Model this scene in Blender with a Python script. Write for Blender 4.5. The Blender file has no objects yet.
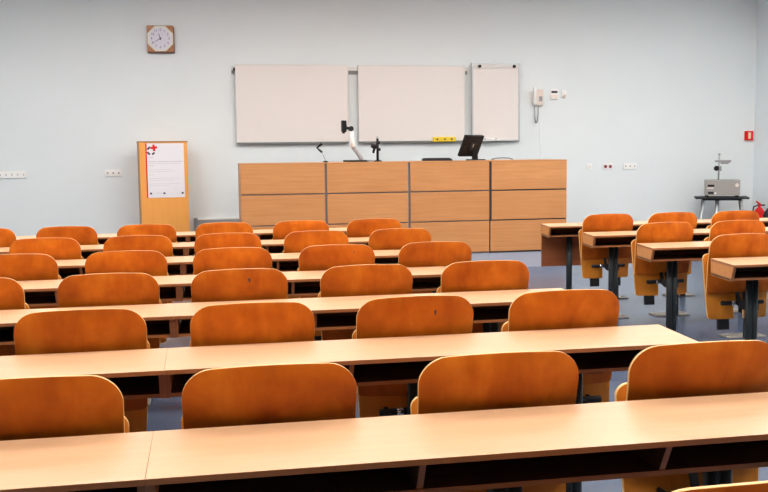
import bpy, bmesh, math, random
from mathutils import Vector, Matrix
random.seed(7)
C = bpy.context.scene.collection
PI = math.pi
R = math.radians

# ------------------------------------------------------------------ materials
def new_mat(name):
    m = bpy.data.materials.new(name); m.use_nodes = True
    nt = m.node_tree
    return m, nt, nt.nodes['Principled BSDF']

def plain(name, col, rough=0.5, metal=0.0, coat=0.0, emit=None, strength=0, spec=0.5):
    m, nt, b = new_mat(name)
    b.inputs['Base Color'].default_value = (*col, 1)
    b.inputs['Roughness'].default_value = rough
    b.inputs['Metallic'].default_value = metal
    b.inputs['Coat Weight'].default_value = coat
    b.inputs['Specular IOR Level'].default_value = spec
    if emit:
        b.inputs['Emission Color'].default_value = (*emit, 1)
        b.inputs['Emission Strength'].default_value = strength
    return m

def wood(name, c_dark, c_mid, c_light, scale=(1.5, 30, 30), rough=0.35, coat=0.0, coat_rough=0.15, blotch=0.35, rand=0.06, spec=0.5, flame=False):
    """streaky veneer: stretched noise, per-object offset and a little value variation"""
    m, nt, b = new_mat(name)
    N = nt.nodes; L = nt.links
    tc = N.new('ShaderNodeTexCoord'); oi = N.new('ShaderNodeObjectInfo')
    off = N.new('ShaderNodeVectorMath'); off.operation = 'SCALE'
    off.inputs[0].default_value = (37.0, 53.0, 71.0)
    L.new(oi.outputs['Random'], off.inputs['Scale'])
    add = N.new('ShaderNodeVectorMath'); add.operation = 'ADD'
    L.new(tc.outputs['Object'], add.inputs[0]); L.new(off.outputs[0], add.inputs[1])
    mp = N.new('ShaderNodeMapping'); mp.inputs['Scale'].default_value = scale
    L.new(add.outputs[0], mp.inputs['Vector'])
    n1 = N.new('ShaderNodeTexNoise'); n1.inputs['Scale'].default_value = 1.0
    n1.inputs['Detail'].default_value = 6; n1.inputs['Roughness'].default_value = 0.62
    n1.inputs['Distortion'].default_value = 0.6 if flame else 0.15
    L.new(mp.outputs[0], n1.inputs['Vector'])
    n2 = N.new('ShaderNodeTexNoise'); n2.inputs['Scale'].default_value = 7.0 if flame else 3.0
    n2.inputs['Detail'].default_value = 3
    L.new(add.outputs[0], n2.inputs['Vector'])
    mx = N.new('ShaderNodeMix'); mx.data_type = 'FLOAT'; mx.inputs[0].default_value = blotch
    L.new(n1.outputs['Fac'], mx.inputs[2]); L.new(n2.outputs['Fac'], mx.inputs[3])
    cr = N.new('ShaderNodeValToRGB')
    cr.color_ramp.elements[0].position = 0.30; cr.color_ramp.elements[0].color = (*c_dark, 1)
    cr.color_ramp.elements[1].position = 0.72; cr.color_ramp.elements[1].color = (*c_light, 1)
    e = cr.color_ramp.elements.new(0.52); e.color = (*c_mid, 1)
    L.new(mx.outputs[0], cr.inputs[0])
    hs = N.new('ShaderNodeHueSaturation')
    mr = N.new('ShaderNodeMapRange'); mr.inputs['To Min'].default_value = 1 - rand; mr.inputs['To Max'].default_value = 1 + rand
    L.new(oi.outputs['Random'], mr.inputs['Value']); L.new(mr.outputs[0], hs.inputs['Value'])
    L.new(cr.outputs[0], hs.inputs['Color']); L.new(hs.outputs[0], b.inputs['Base Color'])
    b.inputs['Roughness'].default_value = rough
    b.inputs['Coat Weight'].default_value = coat
    b.inputs['Coat Roughness'].default_value = coat_rough
    b.inputs['Specular IOR Level'].default_value = spec
    return m

def noisy(name, c1, c2, scale=4, rough=0.6, r2=None, spec=0.5, detail=4, coat=0):
    m, nt, b = new_mat(name); N = nt.nodes; L = nt.links
    tc = N.new('ShaderNodeTexCoord')
    n = N.new('ShaderNodeTexNoise'); n.inputs['Scale'].default_value = scale; n.inputs['Detail'].default_value = detail
    L.new(tc.outputs['Object'], n.inputs['Vector'])
    cr = N.new('ShaderNodeValToRGB')
    cr.color_ramp.elements[0].position = 0.35; cr.color_ramp.elements[0].color = (*c1, 1)
    cr.color_ramp.elements[1].position = 0.68; cr.color_ramp.elements[1].color = (*c2, 1)
    L.new(n.outputs['Fac'], cr.inputs[0]); L.new(cr.outputs[0], b.inputs['Base Color'])
    b.inputs['Roughness'].default_value = rough; b.inputs['Specular IOR Level'].default_value = spec
    b.inputs['Coat Weight'].default_value = coat
    if r2 is not None:
        mr = N.new('ShaderNodeMapRange'); mr.inputs['To Min'].default_value = rough; mr.inputs['To Max'].default_value = r2
        L.new(n.outputs['Fac'], mr.inputs['Value']); L.new(mr.outputs[0], b.inputs['Roughness'])
    return m

M = {}
M['wall'] = noisy('wall_paint', (0.770, 0.805, 0.800), (0.790, 0.822, 0.816), 1.2, 0.75, spec=0.3)
M['wall_side'] = noisy('side_wall_paint', (0.80, 0.86, 0.875), (0.82, 0.875, 0.89), 1.2, 0.75, spec=0.3)
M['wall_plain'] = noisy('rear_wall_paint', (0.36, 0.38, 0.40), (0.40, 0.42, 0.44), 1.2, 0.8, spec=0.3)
M['ceiling'] = noisy('ceiling_paint', (0.76, 0.77, 0.78), (0.80, 0.81, 0.82), 3, 0.9)
M['floor'] = noisy('blue_grey_linoleum', (0.066, 0.092, 0.150), (0.088, 0.114, 0.172), 1.5, 0.20, 0.27, detail=2, spec=0.42)
M['desk_top'] = wood('beech_laminate', (0.645, 0.365, 0.190), (0.68, 0.395, 0.21), (0.72, 0.43, 0.235), (1.2, 26, 26), 0.36, 0.10, 0.2, 0.3, 0.02, spec=0.38)
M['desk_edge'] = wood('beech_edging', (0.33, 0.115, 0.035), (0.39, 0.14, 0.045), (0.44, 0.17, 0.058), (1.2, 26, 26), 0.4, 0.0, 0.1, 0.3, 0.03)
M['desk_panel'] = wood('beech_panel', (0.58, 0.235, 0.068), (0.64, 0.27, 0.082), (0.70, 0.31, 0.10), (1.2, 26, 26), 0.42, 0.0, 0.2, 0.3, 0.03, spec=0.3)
M['shelf_shade'] = wood('painted_shelf_shade', (0.085, 0.032, 0.014), (0.10, 0.040, 0.018), (0.12, 0.05, 0.022), (1.2, 26, 26), 0.5, 0.0, 0.2, 0.3, 0.03)  # shade inside the desk box, painted in as a dark brown wood colour
M['modesty'] = wood('modesty_panel_laminate', (0.26, 0.075, 0.028), (0.31, 0.095, 0.036), (0.36, 0.115, 0.045), (2, 26, 26), 0.45, 0.0, 0.2, 0.3, 0.03, spec=0.2)
M['chair_back'] = wood('varnished_back_veneer', (0.31, 0.052, 0.003), (0.52, 0.118, 0.006), (0.72, 0.205, 0.014), (7, 7, 1.9), 0.45, 0.03, 0.25, 0.55, 0.09, spec=0.16, flame=True)
M['chair_seat'] = wood('varnished_seat_veneer', (0.60, 0.185, 0.015), (0.70, 0.235, 0.022), (0.80, 0.30, 0.036), (14, 14, 1.6), 0.42, 0.05, 0.25, 0.35, 0.04, spec=0.25, flame=True)
M['ply_edge'] = plain('pale_plywood_edge', (0.80, 0.47, 0.15), 0.4)
M['podium'] = wood('podium_laminate', (0.51, 0.215, 0.074), (0.58, 0.255, 0.094), (0.65, 0.300, 0.118), (2.0, 4, 60), 0.42, 0.05, 0.25, 0.25, 0.03, spec=0.3)
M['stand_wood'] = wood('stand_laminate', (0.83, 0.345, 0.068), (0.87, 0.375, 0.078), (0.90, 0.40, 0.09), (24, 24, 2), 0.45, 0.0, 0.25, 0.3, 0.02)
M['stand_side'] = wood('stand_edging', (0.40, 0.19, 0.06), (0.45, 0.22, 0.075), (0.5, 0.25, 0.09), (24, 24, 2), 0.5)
M['steel'] = plain('dark_painted_steel', (0.034, 0.042, 0.043), 0.42, 0.2, spec=0.3)
M['black'] = plain('black_plastic', (0.008, 0.0075, 0.0075), 0.5, spec=0.2)
M['black_soft'] = plain('charcoal_plastic', (0.018, 0.019, 0.020), 0.55, spec=0.25)
M['plate'] = plain('foot_plate_paint', (0.26, 0.235, 0.20), 0.45, 0.1)
M['chrome'] = plain('bright_steel', (0.72, 0.72, 0.70), 0.22, 0.9)
M['alu'] = plain('brushed_aluminium', (0.50, 0.51, 0.51), 0.4, 0.7)
M['gap'] = plain('grey_joint_profile', (0.24, 0.20, 0.19), 0.5)
M['dark_gap'] = plain('dark_joint', (0.03, 0.035, 0.045), 0.6)
M['plinth'] = plain('pale_plinth', (0.40, 0.40, 0.46), 0.35, spec=0.5)
M['board'] = noisy('whiteboard_enamel', (0.79, 0.72, 0.675), (0.80, 0.73, 0.685), 1.0, 0.42)
M['board_frame'] = plain('board_frame_white', (0.74, 0.70, 0.66), 0.4)
M['board_dark'] = plain('board_lower_rail', (0.20, 0.20, 0.185), 0.5)
M['white'] = plain('white_plastic', (0.90, 0.88, 0.84), 0.4)
M['cream'] = plain('cream_plastic', (0.78, 0.66, 0.58), 0.4)
M['shade'] = plain('grey_plastic', (0.34, 0.32, 0.32), 0.5)
M['grey'] = plain('mid_grey_plastic', (0.25, 0.27, 0.28), 0.5)
M['red'] = plain('signal_red', (0.78, 0.010, 0.010), 0.4, spec=0.25)
M['darkred'] = plain('dark_red_socket', (0.22, 0.006, 0.015), 0.4)
M['yellow'] = plain('yellow_foam', (0.85, 0.60, 0.02), 0.6)
M['paleyellow'] = plain('pale_yellow_plastic', (0.85, 0.78, 0.48), 0.5)
M['amber'] = wood('amber_clock_wood', (0.24, 0.08, 0.02), (0.40, 0.14, 0.032), (0.52, 0.21, 0.055), (10, 10, 10), 0.3, 0.4)
M['brown'] = plain('dark_clock_edge', (0.10, 0.035, 0.018), 0.4)
M['gold'] = plain('pale_gold_bezel', (0.74, 0.71, 0.62), 0.35, 0.1)
M['clockface'] = plain('lavender_clock_face', (0.74, 0.70, 0.78), 0.5)
M['ink'] = plain('dark_ink', (0.05, 0.045, 0.06), 0.6)
M['faint_ink'] = plain('faint_printed_text', (0.50, 0.47, 0.50), 0.7)
M['paper'] = plain('poster_paper', (0.80, 0.76, 0.78), 0.55)
M['projector'] = plain('projector_taupe', (0.34, 0.31, 0.28), 0.45)
M['lamp'] = plain('lamp_diffuser', (0.9, 0.9, 0.9), 0.5, emit=(1.0, 0.98, 0.95), strength=22.0)
M['glassy'] = plain('dark_lens', (0.01, 0.01, 0.012), 0.08)
M['orange'] = plain('orange_hose_paint', (0.75, 0.30, 0.06), 0.4)

# ------------------------------------------------------------------ helpers
def bm_box(bm, x0, x1, y0, y1, z0, z1, mi=0):
    vs = [bm.verts.new(p) for p in ((x0,y0,z0),(x1,y0,z0),(x1,y1,z0),(x0,y1,z0),(x0,y0,z1),(x1,y0,z1),(x1,y1,z1),(x0,y1,z1))]
    for idx in ((0,3,2,1),(4,5,6,7),(0,1,5,4),(1,2,6,5),(2,3,7,6),(3,0,4,7)):
        f = bm.faces.new([vs[i] for i in idx]); f.material_index = mi
    return vs

def bm_prism(bm, pts, axis, a, b, mi=0):
    """polygon pts (2D) extruded along axis from a to b"""
    def P(u, v, w):
        return {'x': (w, u, v), 'y': (u, w, v), 'z': (u, v, w)}[axis]
    A = [bm.verts.new(P(u, v, a)) for u, v in pts]; B = [bm.verts.new(P(u, v, b)) for u, v in pts]
    fs = [bm.faces.new(A), bm.faces.new(list(reversed(B)))]
    n = len(pts)
    for i in range(n):
        fs.append(bm.faces.new((A[i], B[i], B[(i+1) % n], A[(i+1) % n])))
    for f in fs: f.material_index = mi
    bmesh.ops.recalc_face_normals(bm, faces=fs)

def bm_tube(bm, path, r, n=12, mi=0, caps=True):
    """tube along a list of points; r a number or a list"""
    path = [Vector(p) for p in path]
    rs = r if isinstance(r, (list, tuple)) else [r]*len(path)
    rings = []
    up = Vector((0, 0, 1))
    prev = None
    for i, p in enumerate(path):
        t = (path[min(i+1, len(path)-1)] - path[max(i-1, 0)]).normalized()
        if prev is None:
            a = t.orthogonal().normalized()
        else:
            a = (prev - t*prev.dot(t)).normalized()
        prev = a; b = t.cross(a)
        rings.append([bm.verts.new(p + rs[i]*(math.cos(2*PI*k/n)*a + math.sin(2*PI*k/n)*b)) for k in range(n)])
    fs = []
    for i in range(len(rings)-1):
        for k in range(n):
            f = bm.faces.new((rings[i][k], rings[i][(k+1) % n], rings[i+1][(k+1) % n], rings[i+1][k])); f.smooth = True; fs.append(f)
    if caps:
        fs.append(bm.faces.new(list(reversed(rings[0])))); fs.append(bm.faces.new(rings[-1]))
    for f in fs: f.material_index = mi
    bmesh.ops.recalc_face_normals(bm, faces=fs)

def bm_lathe(bm, prof, n=24, c=(0, 0), mi=0):
    """prof: list of (r, z) revolved about the vertical through c"""
    rings = []
    for r, z in prof:
        rings.append([bm.verts.new((c[0]+r*math.cos(2*PI*k/n), c[1]+r*math.sin(2*PI*k/n), z)) for k in range(n)])
    fs = []
    for i in range(len(rings)-1):
        for k in range(n):
            f = bm.faces.new((rings[i][k], rings[i][(k+1) % n], rings[i+1][(k+1) % n], rings[i+1][k])); f.smooth = True; fs.append(f)
    fs.append(bm.faces.new(list(reversed(rings[0])))); fs.append(bm.faces.new(rings[-1]))
    for f in fs: f.material_index = mi
    bmesh.ops.recalc_face_normals(bm, faces=fs)

def obj(name, bm, mats, parent=None, loc=(0, 0, 0), rot=(0, 0, 0), bevel=0, seg=2):
    me = bpy.data.meshes.new(name); bm.to_mesh(me); bm.free()
    for m in (mats if isinstance(mats, (list, tuple)) else [mats]): me.materials.append(M[m])
    o = bpy.data.objects.new(name, me); C.objects.link(o)
    o.location = loc; o.rotation_euler = rot
    if parent: o.parent = parent
    if bevel:
        b = o.modifiers.new('bevel', 'BEVEL'); b.width = bevel; b.segments = seg; b.limit_method = 'ANGLE'; b.angle_limit = R(40)
        b.harden_normals = False
    return o

def box(name, x0, x1, y0, y1, z0, z1, mats, parent=None, bevel=0, **k):
    bm = bmesh.new(); bm_box(bm, x0, x1, y0, y1, z0, z1)
    return obj(name, bm, mats, parent, bevel=bevel, **k)

def tag(o, label, cat, group=None):
    o['label'] = label; o['category'] = cat
    if group: o['group'] = group
    return o

def thing(name, label, cat, loc=(0, 0, 0), rotz=0, group=None):
    o = bpy.data.objects.new(name, None); C.objects.link(o)
    o.empty_display_size = 0.1
    o.location = loc; o.rotation_euler = (0, 0, rotz)
    return tag(o, label, cat, group)

def struct(name, bm, m):
    o = obj(name, bm, m); o['kind'] = 'structure'; return o

KIDS = {}
def dup(root, loc, label, rotz=None):
    def cp(o, par):
        c = o.copy(); C.objects.link(c)
        if par: c.parent = par
        for ch in [x for x in ALL if x.parent == o]:
            cp(ch, c)
        return c
    ALL = list(C.objects)
    r = cp(root, None); r.location = loc; r['label'] = label
    if rotz is not None: r.rotation_euler = (0, 0, rotz)
    return r

def text_bm(bm, s, size, loc, mi=0, align='CENTER', depth=0.0006):
    """lettering facing -Y, centred on loc, as flat extruded geometry"""
    cu = bpy.data.curves.new('t', 'FONT'); cu.body = s; cu.size = size; cu.align_x = align; cu.align_y = 'CENTER'; cu.extrude = depth
    cu.resolution_u = 3
    o = bpy.data.objects.new('t', cu); C.objects.link(o)
    bpy.context.view_layer.update()
    me = bpy.data.meshes.new_from_object(o.evaluated_get(bpy.context.evaluated_depsgraph_get()))
    me.transform(Matrix.Translation(loc) @ Matrix.Rotation(R(90), 4, 'X'))
    k = len(bm.faces)
    bm.from_mesh(me)
    bm.faces.ensure_lookup_table()
    for f in bm.faces[k:]: f.material_index = mi
    bpy.data.objects.remove(o); bpy.data.curves.remove(cu); bpy.data.meshes.remove(me)

# ------------------------------------------------------------------ camera
F, PITCH, ROLL, YAW, H = 952.3147, 0.0984, -0.0114, 0.1873, 1.454
fwd = Vector((math.sin(YAW)*math.cos(PITCH), math.cos(YAW)*math.cos(PITCH), -math.sin(PITCH)))
rt = Vector((math.cos(YAW), -math.sin(YAW), 0)); up = rt.cross(fwd)
r2 = rt*math.cos(ROLL) + up*math.sin(ROLL); u2 = -rt*math.sin(ROLL) + up*math.cos(ROLL)
cam = bpy.data.cameras.new('camera'); cam.sensor_width = 36; cam.lens = F*36/768; cam.clip_end = 100; cam.clip_start = 0.05
co = bpy.data.objects.new('camera', cam); C.objects.link(co)
mw = Matrix((r2, u2, -fwd)).transposed().to_4x4(); mw.translation = Vector((0, 0, H)); co.matrix_world = mw
bpy.context.scene.camera = co

# ------------------------------------------------------------------ room shell
XL, XR, YB, YF, ZC = -5.2, 8.14, 13.06, -3.2, 3.85
t = 0.15
def shell(name, a, m):
    bm = bmesh.new(); bm_box(bm, *a); return struct(name, bm, m)
shell('floor', (XL-t, XR+t, YF-t, YB+t, -0.15, 0), 'floor')
shell('ceiling', (XL-t, XR+t, YF-t, YB+t, ZC, ZC+0.15), 'ceiling')
shell('wall_back', (XL-t, XR+t, YB, YB+t, 0, ZC), 'wall')
shell('wall_right', (XR, XR+t, YF-t, YB, 0, ZC), 'wall_side')
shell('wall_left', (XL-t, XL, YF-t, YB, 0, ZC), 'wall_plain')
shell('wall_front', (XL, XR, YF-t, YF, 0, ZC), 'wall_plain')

# ------------------------------------------------------------------ ceiling lights (the room's own lamps, above the frame)
lightroot = None
for iy, y in enumerate((1.7, 4.6, 7.5, 10.15)):
    for ix, x in enumerate((-3.5, -1.4, 0.8, 3.0, 5.1, 7.0)):
        lab = 'recessed rectangular ceiling light panel, %s row from the camera end, %s from left' % (('first','second','third','fourth','fifth')[iy], ('first','second','third','fourth','fifth','sixth')[ix])
        if lightroot is None:
            lightroot = thing('ceiling_light', lab, 'ceiling light', (x, y, ZC), 0, 'ceiling light panels')
            bm = bmesh.new()
            for a in ((-0.62,0.62,-0.32,-0.29),(-0.62,0.62,0.29,0.32),(-0.62,-0.59,-0.29,0.29),(0.59,0.62,-0.29,0.29)):
                bm_box(bm, a[0], a[1], a[2], a[3], -0.03, 0)
            obj('frame', bm, 'white', lightroot)
            box('diffuser', -0.59, 0.59, -0.29, 0.29, -0.02, -0.001, 'lamp', lightroot)
        else:
            dup(lightroot, (x, y, ZC), lab)

# ------------------------------------------------------------------ lecture desks
UW = 1.888; DD = 0.37
POSTS = (0.304, 0.919, 1.533)
def make_desk(name, label, loc, front=False, sl=0.0, sr=0.0, ext=0.0, posts=POSTS):
    """sl / sr: how far the far corner of the left / right end is set to the right (slanted ends)"""
    d = thing(name, label, 'desk', loc, 0, 'lecture desks')
    g = 0.0003; W_ = UW+ext
    XF = lambda x, y: x + (sl*(1-x/W_) + sr*(x/W_))*(y/DD)
    def skew(bm):
        for v in bm.verts: v.co.x = XF(v.co.x, v.co.y)
    bm = bmesh.new(); bm_box(bm, g, W_-g, 0, DD, 0.735, 0.75); skew(bm)
    bm.normal_update()
    for f in bm.faces:
        f.material_index = 0 if f.normal.z > .5 else 1
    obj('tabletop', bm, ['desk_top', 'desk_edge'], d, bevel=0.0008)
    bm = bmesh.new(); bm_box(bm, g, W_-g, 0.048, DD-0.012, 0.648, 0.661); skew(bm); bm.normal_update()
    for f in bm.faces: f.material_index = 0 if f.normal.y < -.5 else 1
    obj('book_shelf', bm, ['desk_edge', 'shelf_shade'], d)
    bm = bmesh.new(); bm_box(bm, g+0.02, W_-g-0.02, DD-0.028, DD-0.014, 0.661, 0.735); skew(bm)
    obj('back_panel', bm, 'shelf_shade', d)
    for xa in (g, W_-g-0.018):
        bm = bmesh.new(); bm_prism(bm, ((0.006, 0.7352), (DD-0.004, 0.7352), (DD-0.012, 0.645), (0.046, 0.645)), 'x', xa, xa+0.018); skew(bm); bm.normal_update()
        for f in bm.faces: f.material_index = 1 if f.normal.y < -.5 else 0
        obj('end_panel', bm, ['desk_panel', 'desk_edge'], d)
    for xc in (0.625, 1.242):
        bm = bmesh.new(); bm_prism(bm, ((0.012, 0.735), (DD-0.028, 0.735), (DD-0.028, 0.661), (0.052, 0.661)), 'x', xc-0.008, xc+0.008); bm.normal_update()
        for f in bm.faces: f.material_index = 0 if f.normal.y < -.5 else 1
        obj('divider', bm, ['desk_edge', 'shelf_shade'], d)
    for px in posts:
        bm = bmesh.new()
        if front:
            bm_tube(bm, ((px, 0.27, 0.012), (px, 0.27, 0.648)), 0.028, 16)
        else:
            for s in (-1, 1):
                bm_tube(bm, ((px+s*0.021, 0.29, 0.012), (px+s*0.021, 0.29, 0.648)), 0.0205, 14)
            bm_box(bm, px-0.02, px+0.02, 0.281, 0.299, 0.012, 0.648)
        p = obj('post', bm, 'steel', d)
        yy = 0.27 if front else 0.29
        bm = bmesh.new()
        w, dp = (0.14, 0.07) if front else (0.16, 0.075)
        cy = yy+0.08
        pts = [(px+sx*w+ (0.03 if False else 0), cy+sy*dp) for sx, sy in ((-1,-1),(1,-1),(1,1),(-1,1))]
        bm_prism(bm, pts, 'z', 0.0, 0.012)
        for sx in (-1, 1):
            bm_tube(bm, ((px+sx*(w-.03), cy, 0.012), (px+sx*(w-.03), cy, 0.022)), 0.012, 10)
        fp = obj('foot_plate', bm, 'plate', p, bevel=0.004)
        bm = bmesh.new(); bm_box(bm, px-0.03, px+0.03, 0.07, 0.33, 0.640, 0.6485)
        obj('support_bracket', bm, 'steel', p)
    if front:
        box('modesty_panel', 0.004+sl, UW-0.004+sr, DD-0.012, DD+0.006, 0.335, 0.7345, 'modesty', d, bevel=0.002)
    return d

ORD = ['', 'nearest', 'second', 'third', 'fourth', 'fifth', 'sixth', 'seventh']
Y1, S = 2.0787, 1.0678
desk0 = desk1 = deskR = None
XA = -0.142           # seam between the two units of the left block
for k in range(0, 7):
    y = Y1 + k*S
    for u in (0, -1):
        where = 'aisle-side unit' if u == 0 else 'left-hand unit'
        rowtxt = 'nearest row to camera' if k == 0 else ('frontmost row by the podium' if k == 6 else ORD[k+1] + ' row from camera')
        lab = 'long beech-topped lecture desk, left block, %s, %s' % (rowtxt, where)
        loc = (XA + u*UW, y, 0)
        e = dict(sr=0.024, ext=0.020) if u == 0 else {}
        if k == 6: make_desk('lecture_desk', lab, loc, True, **e)
        elif u == 0 and desk0 is None: desk0 = make_desk('lecture_desk', lab, loc, **e)
        elif u == 0: dup(desk0, loc, lab)
        elif desk1 is None: desk1 = make_desk('lecture_desk', lab, loc)
        else: dup(desk1, loc, lab)
dup(desk0, (XA, Y1-S, 0), 'long beech-topped lecture desk below the frame, carrying the chair edge at bottom right')
RY = (8.33, 7.31, 6.27, 5.21)
RX = 3.135; RPOSTS = (0.304, 0.905, 1.533); FPOSTS = (0.304, 0.785, 1.49)
for i, y in enumerate(RY):
    rt_ = ('frontmost row by the podium', 'second row from the podium', 'third row from the podium', 'nearest row to camera')[i]
    lab = 'beech lecture desk with shade-painted book shelf, right block, %s' % rt_
    if i == 0:
        make_desk('lecture_desk', lab + ', aisle-side unit', (RX, y, 0), True, sl=0.055, posts=FPOSTS)
        make_desk('lecture_desk', 'beech lecture desk at the right photo edge, right block, frontmost row, outer unit', (RX+UW, y, 0), True)
    elif deskR is None: deskR = make_desk('lecture_desk', lab, (RX, y, 0), sl=0.055, posts=(0.304, 0.872, 1.533))
    else: make_desk('lecture_desk', lab, (RX, y, 0), sl=0.055, posts=(0.304, 0.945, 1.533))

# ------------------------------------------------------------------ tip-up chairs
def shell_panel(W, zt, zb, crown, rc, yfun, th=0.012, notch=None, wb=None, rcb=0.02):
    """curved plywood sheet; faces: 0 veneer, 1 edge"""
    xs = []
    n = 12
    hw = W/2
    for i in range(9):
        xs.append(-hw + rc*(1-math.cos(PI/2*i/8)))
    m = 10
    for i in range(1, m): xs.append((-hw+rc) + (W-2*rc)*i/m)
    xs += [-x for x in reversed(xs[:9])]
    if notch:
        nw, nh = notch
        xs = sorted([x for x in xs if abs(abs(x)-nw) > .008] + [-nw-.0005, -nw+.0005, nw-.0005, nw+.0005])
    def top(x):
        e = max(0, abs(x)-(hw-rc))
        return zt - crown*(x/hw)**2 - rc*0.92*(1-math.sqrt(max(0, 1-(e/rc)**2)))
    def bot(x):
        if notch and abs(x) < notch[0]: return zb+notch[1]
        e = max(0, abs(x)-(hw-rcb))
        return zb + rcb*(1-math.sqrt(max(0, 1-(e/rcb)**2)))
    nz = 10
    bm = bmesh.new(); Fv = []; Bv = []
    for x in xs:
        a, b = bot(x), top(x); cf = []; cb = []
        for j in range(nz+1):
            z = a + (b-a)*j/nz
            tt = (z-zb)/(zt-zb)
            xx = x*(1 if wb is None else (wb/W + (1-wb/W)*min(1, tt)))
            y = yfun(x/hw, tt)
            cf.append(bm.verts.new((xx, y, z))); cb.append(bm.verts.new((xx, y+th, z)))
        Fv.append(cf); Bv.append(cb)
    K = len(xs)
    for i in range(K-1):
        for j in range(nz):
            f = bm.faces.new((Fv[i][j], Fv[i+1][j], Fv[i+1][j+1], Fv[i][j+1])); f.smooth = True
            f = bm.faces.new((Bv[i][j], Bv[i][j+1], Bv[i+1][j+1], Bv[i+1][j])); f.smooth = True
        f = bm.faces.new((Fv[i][nz], Fv[i+1][nz], Bv[i+1][nz], Bv[i][nz])); f.material_index = 1
        f = bm.faces.new((Fv[i][0], Bv[i][0], Bv[i+1][0], Fv[i+1][0])); f.material_index = 1
    for j in range(nz):
        f = bm.faces.new((Fv[0][j], Fv[0][j+1], Bv[0][j+1], Bv[0][j])); f.material_index = 1
        f = bm.faces.new((Fv[K-1][j], Bv[K-1][j], Bv[K-1][j+1], Fv[K-1][j+1])); f.material_index = 1
    bmesh.ops.recalc_face_normals(bm, faces=bm.faces[:])
    return bm

def bend(t_):
    """side profile of the back: upright at the top, curling forward lower down"""
    if t_ > 0.5: return 0.13*(1-t_)**2 + (0.10*(t_-0.8)**2 if t_ > 0.8 else 0)
    return 0.0325 + 0.045*(0.5-t_)
def make_chair(label, loc):
    c = thing('tip_up_chair', label, 'chair', loc, 0, 'plywood tip-up chairs')
    bm = shell_panel(0.472, 0.902, 0.50, 0.015, 0.082, lambda u, t_: 0.034*u*u + bend(t_) - 0.006, wb=0.446)
    obj('backrest', bm, ['chair_back', 'ply_edge'], c, bevel=0.002)
    bm = shell_panel(0.482, 0.770, 0.335, 0.004, 0.042, lambda u, t_: 0.085 + 0.020*u*u + 0.02*(t_-0.5)**2 - 0.03*(1-t_)**2, th=0.014, notch=(0.04, 0.11), wb=0.42)
    s = obj('seat', bm, ['chair_seat', 'ply_edge'], c, bevel=0.002)
    for sx in (-0.115, 0.115):
        bm = bmesh.new(); bm_tube(bm, ((sx, 0.045, 0.447), (sx, 0.075, 0.447)), 0.009, 10)
        obj('bolt', bm, 'black', s)
    bm = bmesh.new()
    bm_tube(bm, ((-0.15, 0.022, 0.447), (0.15, 0.022, 0.447)), 0.014, 12)
    bm_prism(bm, ((-0.096, 0.415), (-0.045, 0.415), (0.03, 0.44), (0.03, 0.462), (-0.045, 0.475), (-0.096, 0.475)), 'x', -0.045, 0.045)
    h = obj('hinge_bracket', bm, 'black_soft', c, bevel=0.002)
    bm = bmesh.new(); bm_tube(bm, ((-0.082, 0.022, 0.447), (-0.055, 0.022, 0.447)), 0.0165, 12)
    o = obj('hinge_sleeve', bm, 'chrome', h)
    for sx in (-0.10, 0.10):
        bm = bmesh.new()
        bm_prism(bm, ((0.068, 0.262), (0.092, 0.262), (0.110, 0.52), (0.096, 0.52)), 'x', sx-0.040, sx+0.040)
        obj('support_arm', bm, 'black_soft', c, bevel=0.003)
    for sx in (-0.022, 0.022):
        bm = bmesh.new()
        bm_prism(bm, ((0.018, 0.447), (0.030, 0.447), (0.058, 0.515), (0.048, 0.515)), 'x', sx-0.012, sx+0.012)
        obj('back_strut', bm, 'black_soft', c)
    return c

chair0 = None
def place(label, x, y):
    global chair0
    loc = (x, y, 0)
    if chair0 is None: chair0 = make_chair(label, loc); return chair0
    return dup(chair0, loc, label)

CX = lambda c: 0.164 + 0.6147*c
DY = 0.388
vis = {0: (2, 1, 0, -1), 1: (2, 1, 0, -1), 2: (2, 1, 0, -1, -2), 3: (2, 1, 0, -1, -2), 4: (2, 1, 0, -1, -2), 5: (2, 1, 0, -1, -2, -3)}
SEAT = ['at the aisle', 'second from the aisle', 'third from the aisle', 'fourth from the aisle', 'fifth from the aisle', 'sixth from the aisle']
placed = {}
OFF = {(0, 0): -0.002, (0, 1): 0.020, (0, 2): 0.025, (1, 0): 0.008, (1, 1): 0.020, (1, 2): 0.018}
for k, cols in vis.items():
    for i, c in enumerate(cols):
        row = 'nearest row of whole chairs' if k == 0 else ORD[k+1] + ' row from camera'
        if k == 5: row = 'farthest row, by the podium'
        placed[(k, c)] = place('orange-brown plywood chair, left block, %s, %s' % (row, SEAT[i]), CX(c) + OFF.get((k, c), 0.012 if c > 0 else 0), Y1 + k*S + DY)
for i, ncol in ((1, 3), (2, 2), (3, 1)):
    for c in range(ncol):
        row = ('', 'row nearest the podium', 'middle row', 'nearest row to camera')[i]
        if i == 3: lab = 'orange plywood chair with folded seat, right block, nearest row, at right photo edge'
        else: lab = 'orange plywood chair with folded seat, right block, %s, %s' % (row, SEAT[c])
        placed[('R', i, c)] = place(lab, 3.448 + 0.605*c, RY[i] + DY)
place('chair of which only the pale top edge shows at the bottom right corner', CX(1)+0.15, Y1 - S + DY - 0.012)

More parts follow.
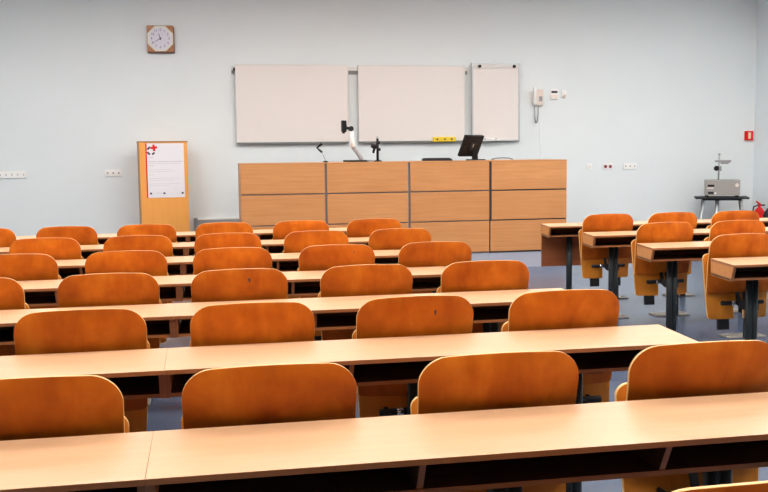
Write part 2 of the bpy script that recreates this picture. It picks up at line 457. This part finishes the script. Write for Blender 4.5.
# dark knots and nicks in the veneer of a few backs
def knot(key, x, z, w, h):
    ch = placed[key]
    bm = bmesh.new()
    pts = [(x + w*math.cos(a)*(0.8+0.3*math.sin(3*a)), z + h*math.sin(a)) for a in [2*PI*i/10 for i in range(10)]]
    u = x/0.236; tt = (z-0.50)/0.402
    y = 0.034*u*u + bend(tt) - 0.006
    bm_prism(bm, pts, 'y', y-0.0012, y+0.002)
    o = obj('wood_knot', bm, 'brown', ch)
knot((2, 0), 0.045, 0.845, 0.007, 0.012)
knot((1, 1), 0.070, 0.835, 0.006, 0.011)
knot((3, 1), 0.10, 0.85, 0.004, 0.006)

# ------------------------------------------------------------------ podium: four panelled units
PX = (0.438, 1.447, 2.462, 3.474, 4.482)
PY = 11.30
lab = ('first podium unit from the left, beech panels, beside the poster stand',
       'second podium unit from the left, beech panels, under the document camera',
       'third podium unit from the left, beech panels, under the black monitor',
       'rightmost podium unit, beech panels, behind the right front desk')
for i in range(4):
    x0, x1 = PX[i], PX[i+1]
    p = thing('podium_unit', lab[i], 'podium', ((x0+x1)/2, PY, 0), 0, 'podium units')
    w = (x1-x0)/2
    gl = 0.016
    bm = bmesh.new(); bm_box(bm, -w+0.001, w-0.001, 0.02, 0.72, 0.19, 1.322)
    obj('carcass', bm, 'gap' if i != 3 else 'dark_gap', p)
    box('top_panel', -w+0.002, w-0.002, 0.0, 0.74, 1.322, 1.336, 'podium', p, bevel=0.002)
    for z0, z1 in ((0.975, 1.320), (0.606, 0.958), (0.212, 0.590)):
        l = gl if i else 0.003
        if i == 3: l = 0.030 if z0 > .6 else 0.012
        r_ = gl if i < 2 else (0.004)
        box('front_panel', -w+l, w-r_, 0.0, 0.02, z0, z1, 'podium', p, bevel=0.0015)
    box('plinth', -w+0.001, w-0.001, 0.012, 0.70, 0.0, 0.19, 'plinth', p)
    box('side_panel', w-0.018 if i == 3 else -w+0.0005, w-0.0005 if i == 3 else -w+0.018, 0.021, 0.719, 0.192, 1.321, 'podium', p) if i in (0, 3) else None
PT = 1.336   # podium top

# ------------------------------------------------------------------ poster stand
st = thing('poster_stand', 'tall light wood cabinet stand holding a poster, against the wall left of podium', 'stand', (-0.475, 12.50, 0), R(7))
hw = 0.298
box('body', -hw, hw, 0.02, 0.36, 0, 1.606, 'stand_wood', st, bevel=0.003)
box('front_board', -hw, hw, 0.0, 0.02, 0, 1.606, 'stand_wood', st)
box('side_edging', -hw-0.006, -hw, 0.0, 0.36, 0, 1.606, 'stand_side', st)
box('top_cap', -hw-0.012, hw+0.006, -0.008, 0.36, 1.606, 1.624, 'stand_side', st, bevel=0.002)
# poster: lies on the stand's front, a thing of its own
po = thing('poster', 'white poster with a red left stripe and red-black emblem, on the wooden stand', 'poster', (-0.475+0.020*math.cos(R(7)), 12.50+0.020*math.sin(R(7)), 0.165), R(7))
po.scale = (0.9015, 1, 0.926)
box('sheet', -hw+0.045, hw-0.040, -0.004, -0.0005, 0.80, 1.545, 'paper', po)
box('red_stripe', -hw+0.028, -hw+0.045, -0.0045, -0.0005, 0.80, 1.545, 'red', po)
bm = bmesh.new()
ex, ez = -hw+0.115, 1.455
for a0, a1 in ((100, 165), (195, 262), (285, 345)):
    inner = [(ex-0.012+0.036*math.cos(R(a)), ez-0.012+0.036*math.sin(R(a))) for a in range(a0, a1, 10)]
    outer = [(ex-0.012+0.062*math.cos(R(a)), ez-0.012+0.062*math.sin(R(a))) for a in range(a0, a1, 10)]
    bm_prism(bm, inner + outer[::-1], 'y', -0.0058, -0.0038)
obj('emblem_arcs', bm, 'ink', po)
bm = bmesh.new()
cx, cz = ex+0.028, ez+0.030
bm_prism(bm, ((cx-.048, cz-.014), (cx-.014, cz-.018), (cx-.010, cz-.048), (cx+.020, cz-.044), (cx+.018, cz-.014), (cx+.050, cz-.006), (cx+.044, cz+.020), (cx+.014, cz+.018), (cx+.008, cz+.046), (cx-.020, cz+.042), (cx-.018, cz+.014), (cx-.046, cz+.012)), 'y', -0.0066, -0.0040)
obj('emblem_cross', bm, 'red', po)
bm = bmesh.new()
for z, xa, xb, h in ((1.352, -.235, -.16, .006), (1.296, -.235, -.13, .007), (1.296, -.11, .235, .007), (1.268, -.235, .21, .004), (1.240, -.235, -.15, .005), (1.185, -.235, .06, .003), (1.16, -.235, .12, .003), (1.115, -.235, -.17, .005),
                     (1.065, -.235, .18, .003), (1.04, -.235, .10, .003), (0.99, -.235, .20, .003), (0.965, -.235, .05, .003), (0.862, -.15, -.06, .005)):
    bm_box(bm, xa, xb, -0.0052, -0.0040, z-h/2, z+h/2)
obj('printed_lines', bm, 'faint_ink', po)
bm = bmesh.new()
for x in (-0.215, -0.03, 0.225):
    bm_box(bm, x-.014, x+.014, -0.0054, -0.0040, 0.846, 0.872)
obj('footer_marks', bm, 'ink', po)

# ------------------------------------------------------------------ whiteboards on the back wall
WY = 13.06
rail = thing('board_rail', 'pale horizontal hanging rail behind the two wide whiteboards', 'rail', (2.1, WY, 0))
box('rail_bar', -1.675, 1.58, -0.035, 0, 2.565, 2.615, 'board_frame', rail)
box('rail_slot', -1.675, 1.58, -0.030, -0.001, 2.520, 2.5649, 'board_dark', rail)
def board(label, x0, x1, z0, z1, name='whiteboard'):
    b = thing(name, label, 'whiteboard', ((x0+x1)/2, WY-0.06, z0))
    w = (x1-x0)/2; h = z1-z0
    bm = bmesh.new(); bm_box(bm, -w+.012, w-.012, -0.004, 0.012, .014, h-.012)
    obj('writing_surface', bm, 'board', b)
    bm = bmesh.new(); bm_box(bm, -w, w, -0.010, 0.018, h-.014, h); bm_box(bm, -w, -w+.014, -0.010, 0.018, .014, h-.014); bm_box(bm, w-.014, w, -0.010, 0.018, .014, h-.014)
    bm_box(bm, -w, w, -0.010, 0.018, 0.0, 0.016)
    obj('frame', bm, 'board_frame', b, bevel=0.002)
    box('lower_rail', -w, w, -0.006, 0.03, -0.022, 0.0, 'board_dark', b)
    for x in (-w+.06, w-.06):
        box('wall_hook', x-.015, x+.015, 0.012, 0.024, h-.10, h-.03, 'alu', b)
    return b
b1 = board('left wide whiteboard, nearest the wall clock', 0.470, 1.993, 1.602, 2.640)
box('end_clip', -0.785, -0.762, -0.012, 0.02, 0.955, 0.99, 'black', b1)
b2 = board('middle wide whiteboard with yellow eraser strip on its lower edge', 2.128, 3.640, 1.602, 2.640)
fb = thing('flipchart_board', 'narrow upright whiteboard with top clamp and two black knobs, right of others', 'whiteboard', (4.088, WY-0.06, 1.590))
w, h = 0.352, 1.085
box('writing_surface', -w+.02, w-.02, -0.004, 0.012, .014, h-.05, 'board', fb)
bm = bmesh.new(); bm_box(bm, -w, -w+.022, -0.012, 0.02, .018, h-.02); bm_box(bm, w-.022, w, -0.012, 0.02, .018, h-.02); bm_box(bm, -w, w, -0.012, 0.02, h-.02, h); bm_box(bm, -w, w, -0.012, 0.02, 0.0, 0.018)
obj('frame', bm, 'alu', fb, bevel=0.002)
box('clamp_bar', -w+.022, w-.022, -0.016, 0.012, h-.072, h-.02, 'board_frame', fb, bevel=0.003)
for x in (-w+.11, w-.09):
    bm = bmesh.new(); bm_tube(bm, ((x, -0.040, h-.046), (x, -0.016, h-.046)), 0.022, 16); obj('clamp_knob', bm, 'black', fb)
box('spacer', -w+.05, w-.05, 0.02, 0.058, 0.2, 0.9, 'alu', fb)
box('pen_tray', -w+.05, -w+.40, -0.055, -0.012, 0.004, 0.018, 'white', fb, bevel=0.002)
# things in the tray
for i, (dx, col, lb) in enumerate(((0.10, 'white', 'white marker pen lying left in the narrow board tray'), (0.26, 'white', 'white marker pen lying right in the narrow board tray'))):
    bm = bmesh.new(); x = 4.088-w+dx+.02
    bm_tube(bm, ((x-.05, WY-.095, 1.6175), (x+.05, WY-.095, 1.6175)), 0.0095, 10); bm_tube(bm, ((x+.05, WY-.095, 1.6175), (x+.075, WY-.095, 1.6175)), 0.008, 10, 1)
    tag(obj('marker_pen', bm, ['white', 'grey']), lb, 'marker', 'marker pens')
# yellow eraser strip with three dark dots
ye = thing('eraser_strip', 'yellow strip with three dark dots on middle whiteboard lower edge', 'eraser', (3.335, WY-0.07, 1.588))
box('foam_block', -0.165, 0.165, -0.028, 0.0, 0.0, 0.066, 'yellow', ye, bevel=0.008)
for x in (-0.105, 0.005, 0.10):
    bm = bmesh.new(); bm_tube(bm, ((x, -0.031, 0.033), (x, -0.027, 0.033)), 0.014, 14); obj('dot', bm, 'brown', ye)

# ------------------------------------------------------------------ wall clock
ck = thing('wall_clock', 'square wall clock with amber wooden corners and pale round face, high on wall', 'clock', (-0.487, WY, 2.965))
hs = 0.170
box('case', -hs, hs, -0.055, 0, -hs, hs, 'amber', ck, bevel=0.006)
bm = bmesh.new(); bm_box(bm, -hs+.004, hs+.004, -0.050, -0.001, -hs-0.014, -hs-.0005); bm_box(bm, hs+.0005, hs+.010, -0.050, -0.001, -hs-0.014, hs-.02)
obj('dark_edge', bm, 'brown', ck)
bm = bmesh.new()
o8 = [(0.176*math.cos(R(22.5+45*i)), 0.176*math.sin(R(22.5+45*i))) for i in range(8)]
bm_prism(bm, o8, 'y', -0.064, -0.054)
obj('bezel', bm, 'gold', ck, bevel=0.003)
bm = bmesh.new(); bm_prism(bm, [(0.142*math.cos(2*PI*i/40), 0.142*math.sin(2*PI*i/40)) for i in range(40)], 'y', -0.068, -0.060)
obj('dial', bm, 'clockface', ck)
bm = bmesh.new()
for n in range(1, 13):
    a = R(90-30*n); text_bm(bm, str(n), 0.044, (0.112*math.cos(a), -0.069, 0.112*math.sin(a)))
obj('numerals', bm, 'ink', ck)
def hand(name, ang, ln, wd, y):
    a = R(90-ang); d = (math.cos(a), math.sin(a)); nx, nz = -d[1], d[0]
    bm = bmesh.new()
    bm_prism(bm, ((nx*wd-d[0]*.02, nz*wd-d[1]*.02), (-nx*wd-d[0]*.02, -nz*wd-d[1]*.02), (-nx*wd*.4+d[0]*ln, -nz*wd*.4+d[1]*ln), (nx*wd*.4+d[0]*ln, nz*wd*.4+d[1]*ln)), 'y', y, y+0.0015)
    obj(name, bm, 'ink', ck)
hand('hour_hand', 345, 0.066, 0.007, -0.0725)
hand('minute_hand', 238, 0.098, 0.005, -0.0750)
bm = bmesh.new(); bm_tube(bm, ((0, -0.079, 0), (0, -0.067, 0)), 0.011, 14); obj('hand_hub', bm, 'ink', ck)

# ------------------------------------------------------------------ wall sockets and switches
def socket(label, x, z, n, w1=0.072, h=0.088, ins='shade', cat='socket', name='wall_socket', hole=0.009, depth=0.018):
    s = thing(name, label, cat, (x, WY, z))
    w = n*w1/2
    box('cover_plate', -w, w, -depth, 0, -h/2, h/2, 'white', s, bevel=0.004)
    for i in range(n):
        cx = -w + w1*(i+.5)
        bm = bmesh.new(); bm_tube(bm, ((cx, -depth-.002, 0), (cx, -depth+.001, 0)), hole, 16)
        obj('socket_insert', bm, ins, s)
    return s
socket('long white socket strip low on the wall at the left photo edge', -2.42, 1.214, 5)
socket('triple white wall socket, left of the poster stand', -1.152, 1.218, 3, hole=0.012)
socket('white wall socket with red insert, half hidden behind the poster stand', -0.81, 1.205, 1, ins='darkred', hole=0.024)
socket('triple white wall socket, rightmost of three plates right of podium', 6.147, 1.207, 3, w1=0.070, hole=0.011)
socket('white double socket with two dark red inserts, right of podium', 5.800, 1.207, 2, w1=0.076, ins='darkred', hole=0.024)
s = thing('wall_switch', 'small single white wall plate, leftmost of the three right of podium', 'switch', (5.515, WY, 1.212))
box('cover_plate', -0.040, 0.040, -0.014, 0, -0.040, 0.040, 'white', s, bevel=0.004)
box('rocker', -0.018, 0.018, -0.020, -0.014, -0.006, 0.006, 'cream', s)

# ------------------------------------------------------------------ telephone, thermostat, sensor
ph = thing('wall_telephone', 'cream wall telephone with handset on its left and hanging coiled cord', 'telephone', (4.715, WY, 2.09))
box('base', -0.060, 0.085, -0.055, 0, 0, 0.225, 'cream', ph, bevel=0.010)
bm = bmesh.new(); bm_box(bm, 0.015, 0.062, -0.059, -0.054, 0.055, 0.125)
obj('keypad', bm, 'shade', ph)
bm = bmesh.new()
bm_tube(bm, ((-0.060, -0.066, 0.0), (-0.062, -0.078, 0.035), (-0.062, -0.090, 0.07), (-0.062, -0.094, 0.125), (-0.062, -0.090, 0.18), (-0.060, -0.078, 0.215), (-0.058, -0.066, 0.245)), [0.018, 0.028, 0.021, 0.019, 0.021, 0.029, 0.018], 14)
obj('handset', bm, 'white', ph)
bm = bmesh.new()
path = []
for i in range(181):
    s_ = i/180.0
    a = s_*PI
    cx = -0.050 + 0.035*(1-math.cos(a))*0.8; cz = -0.255*math.sin(a)**0.8 + 0.005
    path.append((cx+0.007*math.cos(i*1.05), -0.045+0.007*math.sin(i*1.05), cz))
bm_tube(bm, path, 0.0042, 6)
obj('coiled_cord', bm, 'grey', ph)
bm = bmesh.new(); bm_tube(bm, ((4.745, WY-.010, 2.09), (4.752, WY-.004, 1.90), (4.765, WY-.004, 1.6), (4.80, WY-.004, 1.0), (4.80, WY-.004, 0.6)), 0.004, 6)
tag(obj('telephone_wire', bm, 'white'), 'thin pale wire running down the wall from the telephone', 'wire')

th = thing('thermostat', 'white wall controller with a dark display, between telephone and small switch', 'thermostat', (4.968, WY, 2.172))
box('casing', -0.057, 0.057, -0.032, 0, 0, 0.145, 'white', th, bevel=0.006)
box('display', -0.046, 0.046, -0.0345, -0.031, 0.088, 0.122, 'ink', th)
box('lower_cover', -0.050, 0.050, -0.036, -0.031, 0.012, 0.070, 'cream', th, bevel=0.002)
se = thing('wall_sensor', 'small white wall sensor with rounded lower knob, right of the controller', 'sensor', (5.118, WY, 2.195))
box('casing', -0.038, 0.038, -0.022, 0, 0.0, 0.105, 'white', se, bevel=0.006)
bm = bmesh.new(); bm_tube(bm, ((0.004, -0.050, 0.025), (0.004, -0.022, 0.025)), [0.022, 0.030], 16); obj('knob', bm, 'cream', se)

# ------------------------------------------------------------------ fire alarm call box
fa = thing('fire_alarm_box', 'red fire alarm box with a pale vertical bar, near the room corner', 'alarm', (8.032, WY, 1.635))
box('housing', -0.062, 0.062, -0.045, 0, -0.070, 0.070, 'red', fa, bevel=0.006)
box('pale_bar', -0.022, 0.022, -0.049, -0.044, -0.048, 0.048, 'paleyellow', fa, bevel=0.002)
box('back_plate', -0.070, 0.070, -0.008, 0, -0.078, 0.078, 'white', fa)

# ------------------------------------------------------------------ wall cable duct left of the podium
du = thing('cable_duct', 'low grey cable duct with a pale lid on the wall, between stand and podium', 'duct', (0.9, WY, 0.50))
box('channel', -0.98, 1.2, -0.055, 0, 0.0, 0.072, 'shade', du, bevel=0.003)
box('lid', -0.98, 1.2, -0.060, 0, 0.072, 0.092, 'white', du)
box('end_box', -1.02, -0.98, -0.07, 0, -0.09, 0.10, 'grey', du, bevel=0.003)

# ------------------------------------------------------------------ things on the podium
# document camera
dc = thing('document_camera', 'document camera with white bent arm and black head on the podium', 'document camera', (1.925, 11.70, PT))
dc.scale = (1, 1, 1.06)
bm = bmesh.new(); bm_prism(bm, [(0.15*math.cos(2*PI*i/24)-0.06, 0.11*math.sin(2*PI*i/24)) for i in range(24)], 'z', 0.0, 0.022); obj('base', bm, 'black_soft', dc, bevel=0.005)
bm = bmesh.new(); bm_tube(bm, ((0.025, 0, 0.02), (0.010, 0, 0.05), (-0.04, 0, 0.12), (-0.085, 0, 0.17)), [0.028, 0.026, 0.024, 0.024], 14); obj('lower_arm', bm, 'shade', dc)
bm = bmesh.new(); bm_tube(bm, ((-0.085, 0, 0.165), (-0.092, 0, 0.25), (-0.105, 0, 0.36)), [0.030, 0.028, 0.026], 14); obj('upper_arm', bm, 'white', dc)
bm = bmesh.new(); bm_tube(bm, ((-0.105, -0.03, 0.385), (-0.105, 0.03, 0.385)), 0.030, 16); bm_tube(bm, ((-0.105, 0, 0.385), (-0.16, 0, 0.395)), 0.018, 12); obj('head_joint', bm, 'black_soft', dc)
bm = bmesh.new(); bm_prism(bm, ((-0.222, 0.352), (-0.188, 0.338), (-0.166, 0.355), (-0.162, 0.41), (-0.168, 0.478), (-0.222, 0.482)), 'y', -0.05, 0.05); obj('camera_head', bm, 'black', dc, bevel=0.006)
bm = bmesh.new(); bm_tube(bm, ((-0.20, 0, 0.345), (-0.20, 0, 0.330)), 0.018, 14); obj('lens', bm, 'glassy', dc)
# gooseneck microphone with folded head
mi_ = thing('gooseneck_microphone', 'small black angled microphone on a thin stem, left on the podium', 'microphone', (1.495, 11.70, PT))
bm = bmesh.new(); bm_lathe(bm, ((0.035, 0), (0.035, 0.010), (0.012, 0.018)), 16); obj('base', bm, 'black_soft', mi_)
bm = bmesh.new(); bm_tube(bm, ((0, 0, 0.012), (-0.015, 0, 0.06), (-0.040, 0, 0.125)), 0.0035, 8); obj('stem', bm, 'grey', mi_)
bm = bmesh.new(); bm_tube(bm, ((-0.040, 0, 0.122), (-0.070, 0, 0.150), (-0.105, 0, 0.180)), [0.014, 0.012, 0.006], 10); obj('clip', bm, 'black', mi_)
bm = bmesh.new(); bm_tube(bm, ((-0.107, 0, 0.174), (-0.070, 0, 0.205), (-0.038, 0, 0.226)), [0.008, 0.014, 0.016], 12); obj('microphone_head', bm, 'black', mi_)
# microphone stand with clamps
ms = thing('microphone_stand', 'short black stand with clamp knobs standing right of the document camera', 'microphone stand', (2.150, 11.70, PT))
bm = bmesh.new(); bm_lathe(bm, ((0.055, 0), (0.055, 0.012), (0.020, 0.020)), 20); obj('base', bm, 'black_soft', ms)
bm = bmesh.new(); bm_tube(bm, ((0, 0, 0.012), (0, 0, 0.285)), 0.016, 10); obj('pole', bm, 'black', ms)
bm = bmesh.new(); bm_tube(bm, ((0, 0, 0.19), (-0.035, -0.01, 0.185), (-0.080, -0.02, 0.195)), [0.026, 0.028, 0.022], 10); bm_tube(bm, ((-0.035, 0, 0.185), (-0.055, 0, 0.105)), [0.022, 0.014], 10); obj('clamp_arm', bm, 'black', ms)
bm = bmesh.new(); bm_tube(bm, ((-0.018, 0, 0.235), (0.030, 0, 0.235)), 0.022, 10); bm_tube(bm, ((0, 0, 0.15), (0.036, 0, 0.15)), 0.018, 10); obj('knob', bm, 'black_soft', ms)
bm = bmesh.new(); bm_lathe(bm, ((0.006, 0.28), (0.016, 0.29), (0.013, 0.305), (0.003, 0.315)), 12); obj('top_tip', bm, 'alu', ms)
# small box beside it
bm = bmesh.new(); bm_box(bm, 2.02, 2.09, 11.66, 11.74, PT, PT+0.022)
tag(obj('small_adapter', bm, 'grey', bevel=0.004), 'tiny grey adapter box beside the black microphone stand', 'adapter')
# folded laptop / keyboard
kb = thing('keyboard', 'low dark keyboard lying on the podium left of the monitor', 'keyboard', (2.92, 11.70, PT))
bm = bmesh.new(); bm_prism(bm, ((-0.08, 0.0), (0.08, 0.0), (0.08, 0.030), (-0.08, 0.016)), 'x', -0.19, 0.17); obj('case', bm, 'black_soft', kb, bevel=0.003)
bm = bmesh.new()
for iy in range(4):
    for ix in range(14):
        x = -0.178+ix*0.0245; y = -0.064+iy*0.034; z = 0.018+(y+.08)*0.0875
        bm_box(bm, x, x+.020, y, y+.026, z, z+.007)
o = obj('keys', bm, 'black', kb)
# monitor seen from behind, tipped
mo = thing('monitor', 'black flat monitor seen from behind, tilted, on the podium', 'monitor', (3.415, 11.72, PT))
bm = bmesh.new(); bm_box(bm, -0.10, 0.11, -0.09, 0.10, 0.0, 0.014); obj('base', bm, 'black_soft', mo, bevel=0.006)
bm = bmesh.new(); bm_prism(bm, ((-0.030, 0.01), (0.045, 0.01), (0.040, 0.17), (-0.025, 0.17)), 'y', 0.03, 0.06); obj('neck', bm, 'black', mo, bevel=0.004)
bm = bmesh.new()
bm_prism(bm, ((-0.190, -0.142), (0.190, -0.142), (0.190, 0.142), (-0.190, 0.142)), 'y', -0.022, 0.022)
h1 = obj('screen_housing', bm, 'black', mo, loc=(-0.062, -0.02, 0.185), rot=(R(24), 0, R(38)), bevel=0.008)
bm = bmesh.new(); bm_box(bm, -0.06, 0.06, -0.034, -0.0215, -0.05, 0.05); obj('rear_cover', bm, 'black_soft', h1, bevel=0.005)
bm = bmesh.new(); bm_box(bm, -0.012, 0.006, -0.0365, -0.0335, -0.012, 0.034); obj('maker_badge', bm, 'alu', h1, bevel=0.002)
bm = bmesh.new(); bm_box(bm, -0.175, 0.175, 0.0215, 0.0235, -0.128, 0.128); obj('screen', bm, 'glassy', h1)
# rounded grey lid/cable at the right
bm = bmesh.new(); bm_tube(bm, ((3.60, 11.62, PT+0.009), (3.65, 11.62, PT+0.022), (3.73, 11.62, PT+0.030), (3.82, 11.62, PT+0.024), (3.88, 11.62, PT+0.009)), 0.009, 8)
tag(obj('podium_cable', bm, 'grey'), 'grey cable arching over the podium top, right of the monitor', 'cable')

# dark remote on the right front desk
bm = bmesh.new(); bm_box(bm, 3.83, 3.90, 8.50, 8.56, 0.75, 0.772)
tag(obj('remote_control', bm, 'black_soft', bevel=0.005), 'tiny dark remote lying on the right front desk, beside a chair', 'remote')

# ------------------------------------------------------------------ projector table, visual presenter
tb = thing('side_table', 'small black-topped table with splayed grey legs under the projector', 'table', (7.30, 12.50, 0), R(-26))
box('tabletop', -0.365, 0.355, -0.22, 0.22, 0.738, 0.762, 'black_soft', tb, bevel=0.003)
bm = bmesh.new(); bm_box(bm, -0.27, 0.25, -0.20, 0.20, 0.718, 0.738); obj('apron', bm, 'black', tb)
for i, (sx, sy) in enumerate(((-1, -1), (1, -1), (1, 1), (-1, 1))):
    bm = bmesh.new(); bm_tube(bm, ((sx*0.25, sy*0.17, 0.737), (sx*0.34, sy*0.22, 0.0)), 0.015, 10); obj('leg', bm, 'alu', tb)
bm = bmesh.new(); bm_tube(bm, ((-0.07, -0.12, 0.720), (-0.09, -0.15, 0.012)), 0.028, 12); obj('centre_column', bm, 'alu', tb)
bm = bmesh.new(); bm_lathe(bm, ((0.10, 0.0), (0.10, 0.012), (0.03, 0.03)), 16, (-0.09, -0.15)); obj('column_foot', bm, 'alu', tb)
pj = thing('overhead_projector', 'grey-brown box projector with upright mirror arm, on the black side table', 'projector', (7.30, 12.50, 0.762), R(-26))
pj.scale = (0.92, 0.92, 0.93)
box('body', -0.250, 0.250, -0.20, 0.20, 0.028, 0.262, 'projector', pj, bevel=0.006)
for sx in (-0.22, 0.22):
    for sy in (-0.16, 0.16):
        bm = bmesh.new(); bm_tube(bm, ((sx, sy, 0), (sx, sy, 0.030)), 0.018, 12); obj('rubber_foot', bm, 'black', pj)
box('top_glass', -0.17, 0.17, -0.16, 0.16, 0.262, 0.266, 'glassy', pj)
box('dark_vent', -0.222, -0.125, -0.2035, -0.199, 0.160, 0.192, 'black', pj)
box('pink_label', -0.235, -0.135, -0.2025, -0.199, 0.130, 0.148, 'cream', pj)
box('lower_socket', -0.215, -0.135, -0.2035, -0.199, 0.048, 0.085, 'black_soft', pj)
box('small_sticker', -0.118, -0.095, -0.2025, -0.199, 0.045, 0.075, 'white', pj)
bm = bmesh.new(); bm_tube(bm, ((0.205, -0.203, 0.185), (0.205, -0.199, 0.185)), 0.028, 20); obj('round_badge', bm, 'cream', pj)
bm = bmesh.new(); bm_tube(bm, ((-0.045, 0.10, 0.262), (-0.040, 0.10, 0.640)), 0.013, 12); obj('upright_rod', bm, 'alu', pj)
bm = bmesh.new(); bm_tube(bm, ((-0.040, 0.10, 0.640), (-0.040, 0.10, 0.662)), 0.018, 12); obj('rod_cap', bm, 'shade', pj)
bm = bmesh.new(); bm_box(bm, -0.105, 0.13, 0.03, 0.13, 0.530, 0.560); bm_prism(bm, ((-0.02, 0.500), (0.085, 0.500), (0.12, 0.530), (-0.02, 0.530)), 'y', 0.04, 0.12); obj('mirror_arm', bm, 'shade', pj, bevel=0.003)
bm = bmesh.new(); bm_tube(bm, ((-0.085, 0.02, 0.435), (-0.075, 0.10, 0.435)), 0.040, 18); obj('focus_knob', bm, 'black', pj)
bm = bmesh.new(); bm_box(bm, -0.055, -0.005, 0.07, 0.14, 0.395, 0.470); obj('slide_block', bm, 'shade', pj, bevel=0.004)

# ------------------------------------------------------------------ fire extinguishers
fe = thing('fire_extinguisher', 'red fire extinguisher on the floor between projector table and corner', 'fire extinguisher', (7.975, 12.62, 0))
bm = bmesh.new(); bm_lathe(bm, ((0.062, 0), (0.074, 0.012), (0.074, 0.50), (0.066, 0.54), (0.040, 0.575), (0.020, 0.59), (0.020, 0.61)), 28); obj('cylinder', bm, 'red', fe)
bm = bmesh.new(); bm_prism(bm, ((-0.015, 0.605), (0.020, 0.605), (0.022, 0.64), (-0.05, 0.685), (-0.058, 0.672), (-0.015, 0.635)), 'y', -0.012, 0.012); obj('lever', bm, 'red', fe, bevel=0.002)
bm = bmesh.new(); bm_box(bm, 0.0, 0.085, -0.010, 0.010, 0.608, 0.630); obj('carry_handle', bm, 'black', fe)
bm = bmesh.new(); bm_tube(bm, ((-0.018, 0, 0.62), (-0.09, 0, 0.60), (-0.105, 0, 0.52), (-0.088, 0, 0.30), (-0.086, 0, 0.2)), 0.010, 8); obj('hose', bm, 'black', fe)
fe2 = thing('fire_extinguisher', 'dark extinguisher with orange lance and curved black hose at right photo edge', 'fire extinguisher', (7.835, 12.18, 0))
bm = bmesh.new(); bm_lathe(bm, ((0.060, 0), (0.068, 0.012), (0.068, 0.50), (0.055, 0.55), (0.022, 0.58), (0.022, 0.60)), 28); obj('cylinder', bm, 'black_soft', fe2)
bm = bmesh.new(); bm_tube(bm, ((0.005, -0.03, 0.58), (0.005, -0.03, 0.755)), 0.022, 12); obj('lance', bm, 'orange', fe2)
bm = bmesh.new(); bm_tube(bm, ((0.005, -0.03, 0.752), (0.015, -0.03, 0.785), (0.045, -0.03, 0.81), (0.090, -0.03, 0.805), (0.11, -0.03, 0.74), (0.10, -0.03, 0.5)), [0.022, 0.018, 0.016, 0.014, 0.012, 0.012], 10); obj('hose', bm, 'black', fe2)

# ------------------------------------------------------------------ world and view
w = bpy.data.worlds.new('world'); w.use_nodes = True
w.node_tree.nodes['Background'].inputs[0].default_value = (0.9, 0.95, 1.0, 1)
w.node_tree.nodes['Background'].inputs[1].default_value = 0.3
bpy.context.scene.world = w
vs = bpy.context.scene.view_settings
vs.view_transform = 'Standard'; vs.look = 'None'; vs.gamma = 1.0; vs.exposure = 0.0; vs.use_curve_mapping = False
